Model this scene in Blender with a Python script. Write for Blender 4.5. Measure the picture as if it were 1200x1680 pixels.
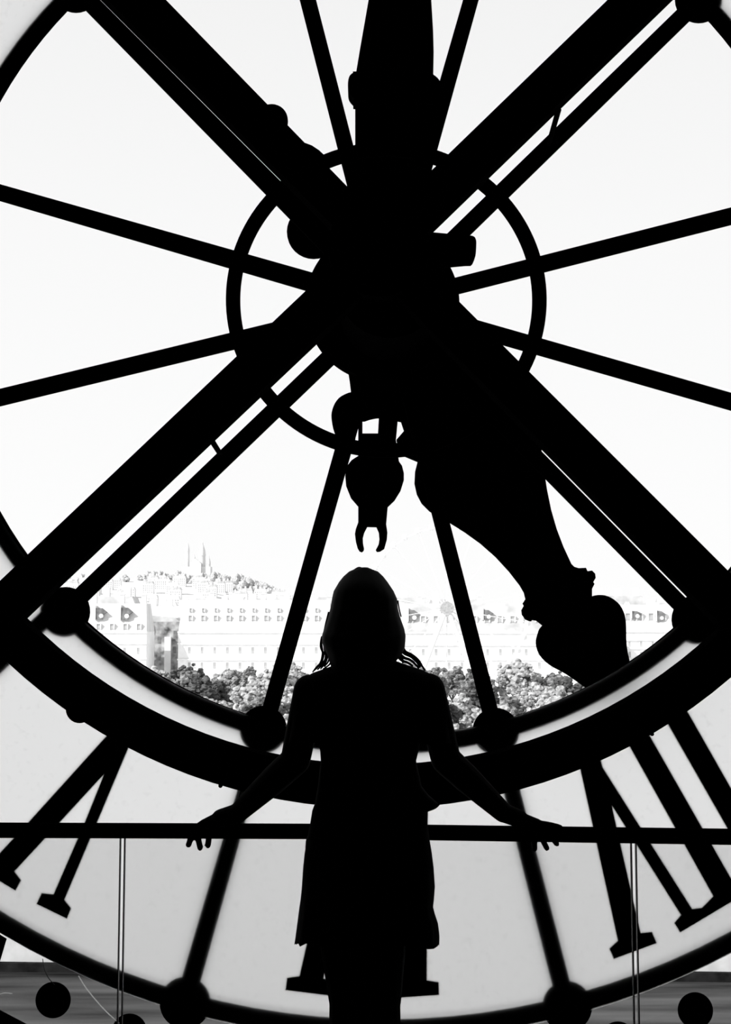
import bpy, bmesh, math, random
from mathutils import Vector, Matrix, noise

# ------------------------------------------------------------------ camera, sky, sun, exposure
scene = bpy.context.scene
C = scene.collection
for o in list(bpy.data.objects):
    bpy.data.objects.remove(o)
F = 2000.0                                   # focal length in pixels of the 1200x1680 frame
EYE = 1.55
PITCH = math.atan(165 / F)
cam_d = bpy.data.cameras.new('camera')
cam_d.sensor_fit = 'VERTICAL'
cam_d.sensor_height = 36.0
cam_d.lens = 36.0 * F / 1680.0
cam_d.clip_start = 0.05
cam_d.clip_end = 12000
cam = bpy.data.objects.new('camera', cam_d)
C.objects.link(cam)
cam.location = (0, 0, EYE)
cam.rotation_euler = (math.pi / 2 + PITCH, 0, 0)
scene.camera = cam

world = bpy.data.worlds.new('sky')
scene.world = world
world.use_nodes = True
wn = world.node_tree
wn.nodes.clear()
w_out = wn.nodes.new('ShaderNodeOutputWorld')
w_bg = wn.nodes.new('ShaderNodeBackground')
w_tc = wn.nodes.new('ShaderNodeTexCoord')
w_sep = wn.nodes.new('ShaderNodeSeparateXYZ')
w_ramp = wn.nodes.new('ShaderNodeValToRGB')
w_ramp.color_ramp.elements[0].position = 0.0
w_ramp.color_ramp.elements[0].color = (1.0, 1.0, 1.0, 1)
w_ramp.color_ramp.elements[1].position = 1.0
w_ramp.color_ramp.elements[1].color = (0.80, 0.80, 0.80, 1)
e = w_ramp.color_ramp.elements.new(0.30)
e.color = (0.95, 0.95, 0.95, 1)
e = w_ramp.color_ramp.elements.new(0.5)
e.color = (0.89, 0.89, 0.89, 1)
w_bg.inputs['Strength'].default_value = 1.02
wn.links.new(w_tc.outputs['Generated'], w_sep.inputs[0])
wn.links.new(w_sep.outputs['Z'], w_ramp.inputs[0])
wn.links.new(w_ramp.outputs[0], w_bg.inputs['Color'])
wn.links.new(w_bg.outputs[0], w_out.inputs['Surface'])

sun_d = bpy.data.lights.new('sun', 'SUN')
sun_d.energy = 6.0
sun_d.angle = math.radians(0.5)
sun = bpy.data.objects.new('sun', sun_d)
C.objects.link(sun)
sun.location = (-60, -80, 120)
sun.rotation_euler = Vector((0.78, 0.46, -0.62)).to_track_quat('-Z', 'Y').to_euler()

scene.view_settings.view_transform = 'Standard'
scene.view_settings.look = 'None'
scene.view_settings.gamma = 1.0
scene.view_settings.use_curve_mapping = False
scene.view_settings.exposure = 0.0
scene.cycles.transparent_max_bounces = 24

rnd = random.Random(7)
cP, sP = math.cos(PITCH), math.sin(PITCH)

def un(px, py, Y):
    """x, z of the point of the upright plane at distance Y that the photo shows at (px, py)"""
    x = (px - 600) / F
    y = (840 - py) / F
    t = Y / (cP - sP * y)
    return x * t, EYE + (sP + cP * y) * t

def P(px, py, Y):
    x, z = un(px, py, Y)
    return Vector((x, Y, z))

# ------------------------------------------------------------------ materials
def new_mat(name):
    m = bpy.data.materials.new(name)
    m.use_nodes = True
    m.node_tree.nodes.clear()
    return m, m.node_tree.nodes, m.node_tree.links

def mat_surf(name, col, rough=0.6, metal=0.0, var=0.25, scale=8.0, spec=0.5, bump=0.0, stretch=None):
    """principled surface with a little procedural variation in colour"""
    m, n, l = new_mat(name)
    out = n.new('ShaderNodeOutputMaterial')
    b = n.new('ShaderNodeBsdfPrincipled')
    tc = n.new('ShaderNodeTexCoord')
    no = n.new('ShaderNodeTexNoise')
    no.inputs['Scale'].default_value = scale
    no.inputs['Detail'].default_value = 6
    if stretch:
        mp = n.new('ShaderNodeMapping')
        mp.inputs['Scale'].default_value = stretch
        l.new(tc.outputs['Object'], mp.inputs[0])
        l.new(mp.outputs[0], no.inputs['Vector'])
    else:
        l.new(tc.outputs['Object'], no.inputs['Vector'])
    r = n.new('ShaderNodeValToRGB')
    c = col if hasattr(col, '__len__') else (col, col, col)
    r.color_ramp.elements[0].position = 0.3
    r.color_ramp.elements[1].position = 0.7
    r.color_ramp.elements[0].color = tuple(v * (1 - var) for v in c) + (1,)
    r.color_ramp.elements[1].color = tuple(min(1, v * (1 + var)) for v in c) + (1,)
    l.new(no.outputs['Fac'], r.inputs[0])
    l.new(r.outputs[0], b.inputs['Base Color'])
    b.inputs['Roughness'].default_value = rough
    b.inputs['Metallic'].default_value = metal
    b.inputs['Specular IOR Level'].default_value = spec
    if bump:
        bp = n.new('ShaderNodeBump')
        bp.inputs['Strength'].default_value = bump
        l.new(no.outputs['Fac'], bp.inputs['Height'])
        l.new(bp.outputs[0], b.inputs['Normal'])
    l.new(b.outputs[0], out.inputs[0])
    return m

def mat_clear(name, tint, gloss=0.04, dirt=0.0):
    m, n, l = new_mat(name)
    out = n.new('ShaderNodeOutputMaterial')
    t = n.new('ShaderNodeBsdfTransparent')
    g = n.new('ShaderNodeBsdfGlossy')
    g.inputs['Roughness'].default_value = 0.02
    mx = n.new('ShaderNodeMixShader')
    mx.inputs[0].default_value = gloss
    t.inputs[0].default_value = (tint, tint, tint, 1)
    if dirt:
        tc = n.new('ShaderNodeTexCoord')
        no = n.new('ShaderNodeTexNoise')
        no.inputs['Scale'].default_value = 60
        no.inputs['Detail'].default_value = 8
        r = n.new('ShaderNodeValToRGB')
        r.color_ramp.elements[0].position = 0.60
        r.color_ramp.elements[0].color = (tint, tint, tint, 1)
        r.color_ramp.elements[1].position = 0.85
        r.color_ramp.elements[1].color = (tint - dirt,) * 3 + (1,)
        l.new(tc.outputs['Object'], no.inputs['Vector'])
        l.new(no.outputs['Fac'], r.inputs[0])
        l.new(r.outputs[0], t.inputs[0])
    l.new(t.outputs[0], mx.inputs[1])
    l.new(g.outputs[0], mx.inputs[2])
    l.new(mx.outputs[0], out.inputs[0])
    return m

def mat_opal(name, col):
    m, n, l = new_mat(name)
    out = n.new('ShaderNodeOutputMaterial')
    t = n.new('ShaderNodeBsdfTranslucent')
    tc = n.new('ShaderNodeTexCoord')
    no = n.new('ShaderNodeTexNoise')
    no.inputs['Scale'].default_value = 35
    no.inputs['Detail'].default_value = 8
    r = n.new('ShaderNodeValToRGB')
    r.color_ramp.elements[0].position = 0.22
    r.color_ramp.elements[0].color = (col * 0.93,) * 3 + (1,)
    r.color_ramp.elements[1].position = 0.42
    r.color_ramp.elements[1].color = (col,) * 3 + (1,)
    l.new(tc.outputs['Object'], no.inputs['Vector'])
    l.new(no.outputs['Fac'], r.inputs[0])
    l.new(r.outputs[0], t.inputs[0])
    l.new(t.outputs[0], out.inputs[0])
    return m

M = {}
M['iron'] = mat_surf('black_painted_iron', 0.002, 0.85, 0, 0.3, 14, 0.0)
M['iron_matt'] = mat_surf('black_cast_iron', 0.002, 0.9, 0, 0.3, 14, 0.0)
M['room'] = mat_surf('dark_plaster', 0.03, 0.9, 0, 0.15, 3, 0.1)
M['floor'] = mat_surf('dark_floor', 0.03, 0.8, 0, 0.15, 5, 0.1)
M['opal'] = mat_opal('opal_glass', 0.875)
M['clear'] = mat_clear('window_glass', 0.99, 0.01, 0.03)
M['backglass'] = mat_clear('glass_edge', 0.995, 0.0)
M['balus'] = mat_clear('balustrade_glass', 0.895, 0.0, 0.03)
M['edge'] = mat_surf('dark_glass_edge', 0.02, 0.5)
M['scratch'] = mat_opal('scratch_white', 0.9)
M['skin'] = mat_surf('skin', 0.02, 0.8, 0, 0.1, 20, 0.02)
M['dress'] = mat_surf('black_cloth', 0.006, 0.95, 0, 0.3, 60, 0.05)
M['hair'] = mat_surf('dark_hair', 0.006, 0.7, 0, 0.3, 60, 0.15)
M['stone'] = mat_surf('pale_stone', 0.80, 0.9, 0, 0.06, 0.4)
M['stone2'] = mat_surf('pale_plaster', 0.70, 0.9, 0, 0.10, 0.3)
M['roof'] = mat_surf('pale_zinc', 0.62, 0.7, 0, 0.12, 0.25)
M['roof2'] = mat_surf('slate', 0.50, 0.8, 0, 0.25, 0.2)
M['slate'] = mat_surf('shadow_and_pane_dark', 0.16, 0.85, 0, 0.5, 0.6)  # dark panes, and the chimney shadows put into the roof pavilions
M['pane'] = mat_surf('grey_pane', 0.34, 0.8, 0, 0.4, 0.3)
M['shade'] = mat_surf('shade_dark_brick', 0.28, 0.9, 0, 0.85, 0.30)  # shade of the gap between the wings put into the wall colour
M['leaf'] = mat_surf('tree_leaf', 0.19, 0.9, 0, 0.7, 0.7, 0.1)
M['leaf_light'] = mat_surf('pale_leaf', 0.34, 0.9, 0, 0.6, 0.7, 0.1)
M['leaf_dark'] = mat_surf('dark_leaf', 0.075, 0.9, 0, 0.8, 0.7, 0.1)
M['leaf_haze'] = mat_surf('haze_pale_leaf', 0.46, 0.9, 0, 0.15, 0.06, 0.1)  # distance haze put into the leaf colour
M['bark'] = mat_surf('bark', 0.08, 0.9)
M['ground'] = mat_surf('pale_gravel', 0.62, 0.95, 0, 0.2, 0.05)
M['city'] = mat_surf('city_ground', 0.70, 0.95, 0, 0.2, 0.01)
M['quay'] = mat_surf('quay_stone', 0.62, 0.9, 0, 0.15, 0.6)
M['water'] = mat_surf('river_water', 0.045, 0.45, 0, 0.95, 0.6, 0.12, 0.6, (0.10, 0.9, 1))
M['foot'] = mat_surf('dark_stone', 0.018, 0.9, 0, 0.5, 0.8, 0.0)  # near-black tone for the strip along the wall's base
M['white'] = mat_surf('white_steel', 0.85, 0.6, 0, 0.03)
M['grey'] = mat_surf('grey_steel', 0.40, 0.7, 0, 0.3, 1.5)
M['hill'] = mat_surf('built_up_hillside', 0.66, 0.95, 0, 0.25, 0.02)
M['basil'] = mat_surf('travertine', 0.62, 0.9, 0, 0.1, 0.05)

# ------------------------------------------------------------------ object helpers
def link(o, parent=None):
    C.objects.link(o)
    if parent is not None:
        o.parent = parent
        o.matrix_parent_inverse = Matrix.Translation(-parent.location)
    return o

def tag(o, label, cat, group=None, kind=None):
    if label: o['label'] = label
    if cat: o['category'] = cat
    if group: o['group'] = group
    if kind: o['kind'] = kind
    return o

def thing(name, label, cat, loc, group=None):
    o = bpy.data.objects.new(name, None)
    o.empty_display_size = 0.1
    C.objects.link(o)
    o.location = loc
    return tag(o, label, cat, group)

def obj(name, bm, mat, parent=None, smooth=False):
    me = bpy.data.meshes.new(name)
    bmesh.ops.recalc_face_normals(bm, faces=bm.faces)
    bm.to_mesh(me)
    bm.free()
    for m in (mat if isinstance(mat, (list, tuple)) else [mat]):
        me.materials.append(m)
    if smooth:
        me.polygons.foreach_set('use_smooth', [True] * len(me.polygons))
    return link(bpy.data.objects.new(name, me), parent)

def struct(name, bm, mat, label=None):
    o = obj(name, bm, mat)
    o['kind'] = 'structure'
    if label: o['label'] = label
    return o

def bbox(bm, x0, x1, y0, y1, z0, z1):
    v = [bm.verts.new((x, y, z)) for x in (x0, x1) for y in (y0, y1) for z in (z0, z1)]
    for f in ((0, 1, 3, 2), (4, 6, 7, 5), (0, 4, 5, 1), (2, 3, 7, 6), (0, 2, 6, 4), (1, 5, 7, 3)):
        bm.faces.new([v[i] for i in f])
    return bm

def box(*a):
    return bbox(bmesh.new(), *a)

def prism(pts, y0, y1, bm=None, pts_back=None):
    """outline in (x, z), extruded from y0 to y1; the back outline may differ"""
    bm = bm or bmesh.new()
    pb = pts_back or pts
    a = [bm.verts.new((x, y0, z)) for x, z in pts]
    b = [bm.verts.new((x, y1, z)) for x, z in pb]
    n = len(a)
    f1 = bm.faces.new(a)
    f2 = bm.faces.new(b[::-1])
    for i in range(n):
        bm.faces.new((a[i], b[i], b[(i + 1) % n], a[(i + 1) % n]))
    f1.normal_update(); f2.normal_update()
    bmesh.ops.triangulate(bm, faces=[f1, f2])
    return bm

def prism_up(pts, z0, z1):
    bm = prism([(x, y) for x, y in pts], z0, z1)
    for v in bm.verts:
        v.co = (v.co.x, v.co.z, v.co.y)
    return bm

def px_prism(pts, Y, depth, bm=None, back=None):
    return prism([un(x, y, Y) for x, y in pts], Y, Y + depth, bm)

def smooth_px(pts, sub=4, closed=True):
    """Catmull-Rom through traced points"""
    n = len(pts)
    out = []
    for i in range(n if closed else n - 1):
        p0 = pts[(i - 1) % n] if closed or i > 0 else pts[i]
        p1, p2 = pts[i], pts[(i + 1) % n]
        p3 = pts[(i + 2) % n] if closed or i + 2 < n else p2
        for k in range(sub):
            t = k / sub
            out.append(tuple(0.5 * (2 * b + (c - a) * t + (2 * a - 5 * b + 4 * c - d) * t * t + (3 * b - a - 3 * c + d) * t ** 3)
                             for a, b, c, d in zip(p0, p1, p2, p3)))
    if not closed:
        out.append(tuple(pts[-1]))
    return out

def annulus(cx, cz, r0, r1, y0, y1, a0=0.0, a1=2 * math.pi, seg=144, bm=None, face=0):
    bm = bm or bmesh.new()
    full = abs(a1 - a0 - 2 * math.pi) < 1e-6
    n = seg if full else seg + 1
    rows = []
    for i in range(n):
        a = a0 + (a1 - a0) * i / seg
        ca, sa = math.cos(a), math.sin(a)
        rows.append([bm.verts.new((cx + r * ca, y, cz + r * sa)) for r, y in ((r0, y0), (r1, y0), (r1, y1), (r0, y1))])
    for i in range(seg):
        A, B = rows[i], rows[(i + 1) % n]
        for k in range(4):
            f = bm.faces.new((A[k], A[(k + 1) % 4], B[(k + 1) % 4], B[k]))
            f.material_index = 0 if k == face else 1
    if not full:
        for r in (rows[0], rows[-1]):
            bm.faces.new(r).material_index = 1
    return bm

def dome(cx, cz, y, r, h, bm=None, seg=32, rings=5, sign=1):
    """round boss: a disc with a rounded cap, bulging along sign*Y"""
    bm = bm or bmesh.new()
    prev = None
    prof = [(r, 0.0)] + [(r * math.cos(t * math.pi / 2 / rings), h * (0.35 + 0.65 * math.sin(t * math.pi / 2 / rings))) for t in range(0, rings)] + [(0, h)]
    for rr, hh in prof:
        if rr < 1e-5:
            c = bm.verts.new((cx, y + sign * hh, cz))
            for i in range(seg):
                bm.faces.new((prev[i], prev[(i + 1) % seg], c))
            break
        row = [bm.verts.new((cx + rr * math.cos(2 * math.pi * i / seg), y + sign * hh, cz + rr * math.sin(2 * math.pi * i / seg))) for i in range(seg)]
        if prev:
            for i in range(seg):
                bm.faces.new((prev[i], prev[(i + 1) % seg], row[(i + 1) % seg], row[i]))
        else:
            bm.faces.new(row)
        prev = row
    return bm

def tube(bm, pts, rad, seg=10, cap=True):
    """tube along points; rad a number or one per point"""
    pts = [Vector(p) for p in pts]
    if not hasattr(rad, '__len__'): rad = [rad] * len(pts)
    prev = None
    up = Vector((0.13, 0.27, 0.95))
    for i, p in enumerate(pts):
        d = (pts[min(i + 1, len(pts) - 1)] - pts[max(i - 1, 0)]).normalized()
        a = d.cross(up)
        if a.length < 0.05: a = d.cross(Vector((1, 0, 0)))
        a.normalize()
        b = d.cross(a).normalized()
        row = [bm.verts.new(p + rad[i] * (math.cos(2 * math.pi * k / seg) * a + math.sin(2 * math.pi * k / seg) * b)) for k in range(seg)]
        if prev:
            for k in range(seg):
                bm.faces.new((prev[k], prev[(k + 1) % seg], row[(k + 1) % seg], row[k]))
        elif cap:
            bm.faces.new(row[::-1])
        prev = row
    if cap: bm.faces.new(prev)
    return bm

def capsule(bm, p0, p1, r0, r1, seg=14):
    p0, p1 = Vector(p0), Vector(p1)
    d = p1 - p0
    L = max(d.length, 1e-5)
    d /= L
    pts, rad = [], []
    for k in range(6):
        t = k / 5 * math.pi / 2
        pts.append(p0 - d * r0 * math.cos(t) * 0.999); rad.append(max(r0 * math.sin(t), r0 * 0.05))
    for k in range(6):
        t = k / 5 * math.pi / 2
        pts.append(p1 + d * r1 * math.sin(t) * 0.999); rad.append(max(r1 * math.cos(t), r1 * 0.05))
    # keep one frame for the whole capsule
    a = d.cross(Vector((0.31, 0.2, 0.93)))
    if a.length < 0.05: a = d.cross(Vector((1, 0, 0)))
    a.normalize(); b = d.cross(a)
    prev = None
    for p, r in zip(pts, rad):
        row = [bm.verts.new(p + r * (math.cos(2 * math.pi * k / seg) * a + math.sin(2 * math.pi * k / seg) * b)) for k in range(seg)]
        if prev:
            for k in range(seg):
                bm.faces.new((prev[k], prev[(k + 1) % seg], row[(k + 1) % seg], row[k]))
        else:
            bm.faces.new(row[::-1])
        prev = row
    bm.faces.new(prev)

def loft(bm, rings, seg=40, wob=None, cap=True):
    """rings: (cx, cy, z, rx, ry), joined upward or downward into one skin"""
    prev = None
    for j, (cx, cy, z, rx, ry) in enumerate(rings):
        row = []
        for k in range(seg):
            t = 2 * math.pi * k / seg
            w = 1 + (wob(j, t) if wob else 0)
            row.append(bm.verts.new((cx + rx * w * math.cos(t), cy + ry * w * math.sin(t), z)))
        if prev:
            for k in range(seg):
                bm.faces.new((prev[k], prev[(k + 1) % seg], row[(k + 1) % seg], row[k]))
        elif cap:
            bm.faces.new(row[::-1])
        prev = row
    if cap: bm.faces.new(prev)
    return bm

def copy_tree(o, loc, rz=0.0, sc=1.0):
    c = o.copy(); C.objects.link(c)
    c.location = loc; c.rotation_euler = (0, 0, rz); c.scale = (sc, sc, sc)
    for ch in list(o.children):
        k = ch.copy(); C.objects.link(k); k.parent = c
        for g in list(ch.children):
            q = g.copy(); C.objects.link(q); q.parent = k
    return c

# ------------------------------------------------------------------ the room
YG = 5.0                                     # plane of the dial glass
CX, CZ = 0.080, 2.872                        # centre of the dial
x_, z_ = un(0, 1657, YG)
R_OPEN = math.hypot(x_ - CX, z_ - CZ)
FL_Y = 4.12
struct('floor', box(-5, 5, -4, FL_Y, -0.25, 0), M['floor'])
struct('floor_lower', box(-5, 5, FL_Y, 5.4, -1.35, -1.1), M['floor'])
struct('trim_1', box(-5, 5, FL_Y - 0.06, FL_Y, -1.1, -0.25), M['room'])
struct('wall_left', box(-5.2, -5, -4.2, 5.4, -1.35, 7.2), M['room'])
struct('wall_right', box(5, 5.2, -4.2, 5.4, -1.35, 7.2), M['room'])
struct('wall_back', box(-5.2, 5.2, -4.2, -4, -0.25, 7.2), M['room'])
struct('ceiling', box(-5.2, 5.2, -4.2, 5.4, 7.0, 7.2), M['room'])
bm = bmesh.new()                             # wall with the round opening
n = 128
rows = []
for i in range(n):
    a = 2 * math.pi * i / n
    ca, sa = math.cos(a), math.sin(a)
    t = 99
    if ca > 1e-6: t = min(t, (5 - CX) / ca)
    if ca < -1e-6: t = min(t, (-5 - CX) / ca)
    if sa > 1e-6: t = min(t, (7.1 - CZ) / sa)
    if sa < -1e-6: t = min(t, (-1.3 - CZ) / sa)
    rows.append([bm.verts.new((CX + r * ca, y, CZ + r * sa)) for r, y in ((R_OPEN, 5.0), (t, 5.0), (t, 5.4), (R_OPEN + 0.38, 5.4))])
for i in range(n):
    A, B = rows[i], rows[(i + 1) % n]
    for k in range(4):
        bm.faces.new((A[k], A[(k + 1) % 4], B[(k + 1) % 4], B[k]))
struct('wall_front', bm, M['room'])

# ------------------------------------------------------------------ the clock dial
dial = thing('clock_dial', 'large round black iron clock dial window with milky glass band and roman numerals', 'clock', (CX, YG, CZ - R_OPEN))
DY = YG + 0.0105                              # the iron lies just behind the glass
ROLL = math.radians(-0.9)

# rings (centres fitted one by one, a few centimetres apart)
obj('inner_ring', annulus(0.087, 2.862, 0.613, 0.672, DY, DY + 0.02), M['iron_matt'], dial)
obj('window_ring', annulus(0.0755, 2.881, 1.831, 1.905, DY, DY + 0.016), M['iron_matt'], dial)
obj('outer_ring', annulus(0.071, 2.935, 3.000, 3.077, DY, DY + 0.016), M['iron_matt'], dial)
hx, hz = un(628, 495, YG)
b = bmesh.new()
annulus(hx, hz, 0.02, 0.322, DY, DY + 0.09, bm=b)
dome(hx, hz, DY, 0.2, 0.06, bm=b, sign=-1)
obj('hub', b, M['iron_matt'], dial)

# spokes: two traced edges each, stretched between the hub and the window ring
def edge_to(p, q, r, cx=CX, cz=CZ):
    """point at distance r from the centre on the ray from p through q (plane coordinates)"""
    d = Vector((q[0] - p[0], q[1] - p[1])).normalized()
    f = Vector((p[0] - cx, p[1] - cz))
    bq = f.dot(d)
    cq = f.length_squared - r * r
    t = -bq + math.sqrt(max(bq * bq - cq, 0))
    return (p[0] + d.x * t, p[1] + d.y * t)

spokes = [   # (inner, outer) on one edge, (inner, outer) on the other
    ((490, 440.5), (0, 302), (502.5, 475.5), (0, 328)),
    ((781, 446.7), (1200, 340), (784, 473), (1200, 367.5)),
    ((786, 525.6), (1200, 644), (823.5, 564), (1200, 672)),
    ((447.4, 528.9), (0, 637.6), (377.5, 573.6), (0, 665)),
    ((569, 300), (492.5, 0), (577.9, 229.8), (519, 0)),
    ((690, 243), (760, 0), (719.5, 239), (785.5, 0)),
    ((575, 646), (430.8, 1160), (592, 688), (457, 1164)),
    ((705, 827.4), (792.5, 1171), (738, 855.6), (817.5, 1163.5)),
    ((470, 352), (145, 20), (325, 161), (164.5, 0)),
    ((732, 385), (1112, 15), (768, 388), (1128, 37)),
    ((527, 580), (123, 967), (544, 601), (145, 984)),
    ((1000, 853), (1127, 982), (895, 784), (1108, 1000)),
]
for s in spokes:
    q = [un(x, y, YG + 0.01) for x, y in s]
    pts = []
    for i_, o_ in ((q[0], q[1]), (q[2], q[3])):
        # inner end: run the edge back to the hub
        d = Vector((i_[0] - o_[0], i_[1] - o_[1])).normalized()
        f = Vector((i_[0] - CX, i_[1] - CZ))
        back = (i_[0] + d.x * max(0, f.length - 0.25), i_[1] + d.y * max(0, f.length - 0.25))
        pts.append((back, edge_to(i_, o_, 1.85)))
    obj('spoke', prism([pts[0][0], pts[0][1], pts[1][1], pts[1][0]], DY, DY + 0.022), M['iron_matt'], dial)

# round bosses where the spokes meet the two rings
boss_px = [(432, 1197, 38.5), (814, 1200, 38), (106.5, 1004, 41), (1143, 1017, 40), (1147, 0, 40), (125, -17, 40)]
for bx, by, br in boss_px:
    x, z = un(bx, by, YG + 0.01)
    obj('boss', dome(x, z, DY, br * YG / F, 0.022), M['iron_matt'], dial)
for deg in (15, 165, 195, 345, 75, 105):
    a = math.radians(deg) + ROLL
    obj('boss', dome(CX + 1.86 * math.cos(a), CZ + 1.86 * math.sin(a), DY, 0.098, 0.022), M['iron_matt'], dial)
for bx, by, br in ((304, 1645, 41), (931, 1651, 40)):
    x, z = un(bx, by, YG + 0.01)
    obj('outer_boss', dome(x, z, DY, br * YG / F, 0.022), M['iron_matt'], dial)
for deg in (15, 45, 75, 105, 135, 165, 195, 225, 315, 345):
    a = math.radians(deg) + ROLL
    obj('outer_boss', dome(CX + 3.03 * math.cos(a), CZ + 0.05 + 3.03 * math.sin(a), DY, 0.1, 0.022), M['iron_matt'], dial)

# bars across the milky band
mull = {255: ((389, 1296.7), (299, 1601), (402.5, 1344), (330.5, 1606)),
        285: ((827, 1303), (907, 1620), (853.7, 1296.5), (935, 1607))}
mu_ang = {}
for deg in range(15, 360, 30):
    if deg in mull:
        q = [un(x, y, YG + 0.01) for x, y in mull[deg]]
        a0, a1 = q[0], edge_to(q[0], q[1], 3.0)
        b0, b1 = q[2], edge_to(q[2], q[3], 3.0)
        da = Vector((a0[0] - a1[0], a0[1] - a1[1])).normalized() * 0.25
        a0 = (a0[0] + da.x, a0[1] + da.y)
        b0 = (b0[0] + da.x, b0[1] + da.y)
        pts = [a0, a1, b1, b0]
        mid = Vector(((a1[0] + b1[0]) / 2 - CX, (a1[1] + b1[1]) / 2 - CZ))
        mu_ang[deg] = math.atan2(mid.y, mid.x) % (2 * math.pi)
    else:
        a = math.radians(deg) + ROLL
        d = Vector((math.cos(a), math.sin(a)))
        t = Vector((-d.y, d.x)) * 0.036
        c = Vector((CX, CZ))
        pts = [tuple(c + d * 1.88 + t), tuple(c + d * 3.03 + t), tuple(c + d * 3.03 - t), tuple(c + d * 1.88 - t)]
        mu_ang[deg] = a % (2 * math.pi)
    obj('mullion', prism(pts, DY, DY + 0.014), M['iron_matt'], dial)

# glass: clear inside, milky band, clear outer band, one pane per field
degs = sorted(mu_ang)
for i, dg in enumerate(degs):
    a0 = mu_ang[dg]
    a1 = mu_ang[degs[(i + 1) % 12]]
    if a1 < a0: a1 += 2 * math.pi
    s0 = math.radians(dg) + ROLL
    obj('clear_pane', annulus(0.0755, 2.881, 0.02, 1.868, YG, YG + 0.008, s0 + 0.002, s0 + math.radians(30) - 0.002, 12), [M['clear'], M['backglass']], dial)
    obj('milky_pane', annulus(0.0735, 2.900, 1.850, 3.045, YG, YG + 0.008, a0 + 0.001, a1 - 0.001, 16, face=2), [M['opal'], M['backglass']], dial)
    obj('outer_pane', annulus(CX, CZ, 3.125, R_OPEN + 0.02, YG + 0.012, YG + 0.020, s0 + 0.001, s0 + math.radians(30) - 0.001, 16), [M['clear'], M['backglass']], dial)

# roman numerals; three of them are in view and traced, the rest follow the same strokes
def numeral(polys, label):
    b = bmesh.new()
    for p in polys:
        prism(p, DY - 0.0017, DY + 0.002, b)
    o = obj('numeral', b, M['iron_matt'], dial)
    o['label'] = label
T = lambda pts: [un(x, y, YG + 0.01) for x, y in pts]
numeral([T([(205, 1174), (46, 1349.6), (-24, 1425), (24, 1429.5), (98, 1349.6), (171, 1270), (214, 1222)]),
         T([(24, 1429.5), (35, 1444), (25.7, 1461), (-60, 1410), (-50, 1392), (-24, 1410)]),
         T([(228, 1190), (171, 1270), (139, 1349.6), (88, 1467), (106, 1476), (159.5, 1349.6), (211, 1227), (232, 1180)]),
         T([(88, 1467), (68.6, 1465), (60, 1482.7), (110, 1507), (117, 1490), (106, 1476)])], 'black numeral V seen from behind')
numeral([T([(940, 1205), (952.5, 1262.7), (1014, 1543), (1051.5, 1530.4), (1004, 1321), (975, 1200)]),
         T([(1014, 1543), (1000, 1556), (1007.5, 1573), (1078, 1547), (1070, 1528.5), (1051.5, 1530.4)]),
         T([(945, 1215), (1004, 1321), (1117.5, 1501), (1136, 1491), (983.7, 1250), (965, 1215)]),
         T([(1117.5, 1501), (1106.5, 1514), (1116.4, 1529.6), (1325, 1405), (1312, 1385), (1280, 1396), (1170.7, 1470), (1152, 1489), (1136, 1491)]),
         T([(1014, 1190), (1034, 1226), (1176, 1480), (1208, 1455), (1067, 1207.7), (1047, 1172)]),
         T([(1076, 1155), (1096.6, 1189), (1240, 1440), (1272, 1420), (1128.5, 1167), (1108, 1133)])], 'black numeral VII seen from behind')
numeral([T([(562, 1290), (491.6, 1601), (531, 1605), (602, 1290)]),
         T([(491.6, 1601), (471.4, 1604), (468.6, 1624), (556, 1635), (560, 1613), (531, 1605)]),
         T([(585, 1290), (604, 1612), (624, 1612), (602, 1290)]),
         T([(604, 1610), (586, 1614), (584, 1636), (656, 1636.5), (720.7, 1632), (720, 1611), (700.6, 1608), (624, 1611)]),
         T([(654, 1290), (652, 1610), (700.6, 1608), (702, 1290)])], 'black numeral VI seen from behind')

def stroke_numeral(text, deg):
    """strokes laid out along the tangent, feet toward the rim"""
    a = math.radians(deg) + ROLL
    d = Vector((math.cos(a), math.sin(a)))
    t = Vector((-d.y, d.x))
    c = Vector((CX, CZ))
    q = lambda u, r: tuple(c + d * r + t * u)
    wid = {'I': 0.17, 'V': 0.34, 'X': 0.36}
    tot = sum(wid[ch] for ch in text)
    u = -tot / 2
    polys = []
    for ch in text:
        w = wid[ch]
        m_ = u + w / 2
        if ch == 'I':
            polys += [[q(m_ - .046, 2.0), q(m_ - .046, 2.76), q(m_ + .046, 2.76), q(m_ + .046, 2.0)],
                      [q(m_ - .09, 2.75), q(m_ - .09, 2.81), q(m_ + .09, 2.81), q(m_ + .09, 2.75)]]
        elif ch == 'V':
            polys += [[q(m_ - .04, 2.0), q(u, 2.76), q(u + .09, 2.76), q(m_ + .04, 2.0)],
                      [q(m_ - .03, 2.0), q(u + w - .06, 2.76), q(u + w, 2.76), q(m_ + .03, 2.0)],
                      [q(u - .04, 2.75), q(u - .04, 2.81), q(u + .13, 2.81), q(u + .13, 2.75)],
                      [q(u + w - .1, 2.75), q(u + w - .1, 2.81), q(u + w + .04, 2.81), q(u + w + .04, 2.75)]]
        else:
            polys += [[q(u, 2.0), q(u + w - .09, 2.76), q(u + w, 2.76), q(u + .09, 2.0)],
                      [q(u + w - .06, 2.0), q(u, 2.76), q(u + .06, 2.76), q(u + w, 2.0)],
                      [q(u - .04, 2.75), q(u - .04, 2.81), q(u + .1, 2.81), q(u + .1, 2.75)],
                      [q(u + w - .13, 2.75), q(u + w - .13, 2.81), q(u + w + .04, 2.81), q(u + w + .04, 2.75)]]
        u += w
    numeral(polys, 'black numeral %s seen from behind' % text)
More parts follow.
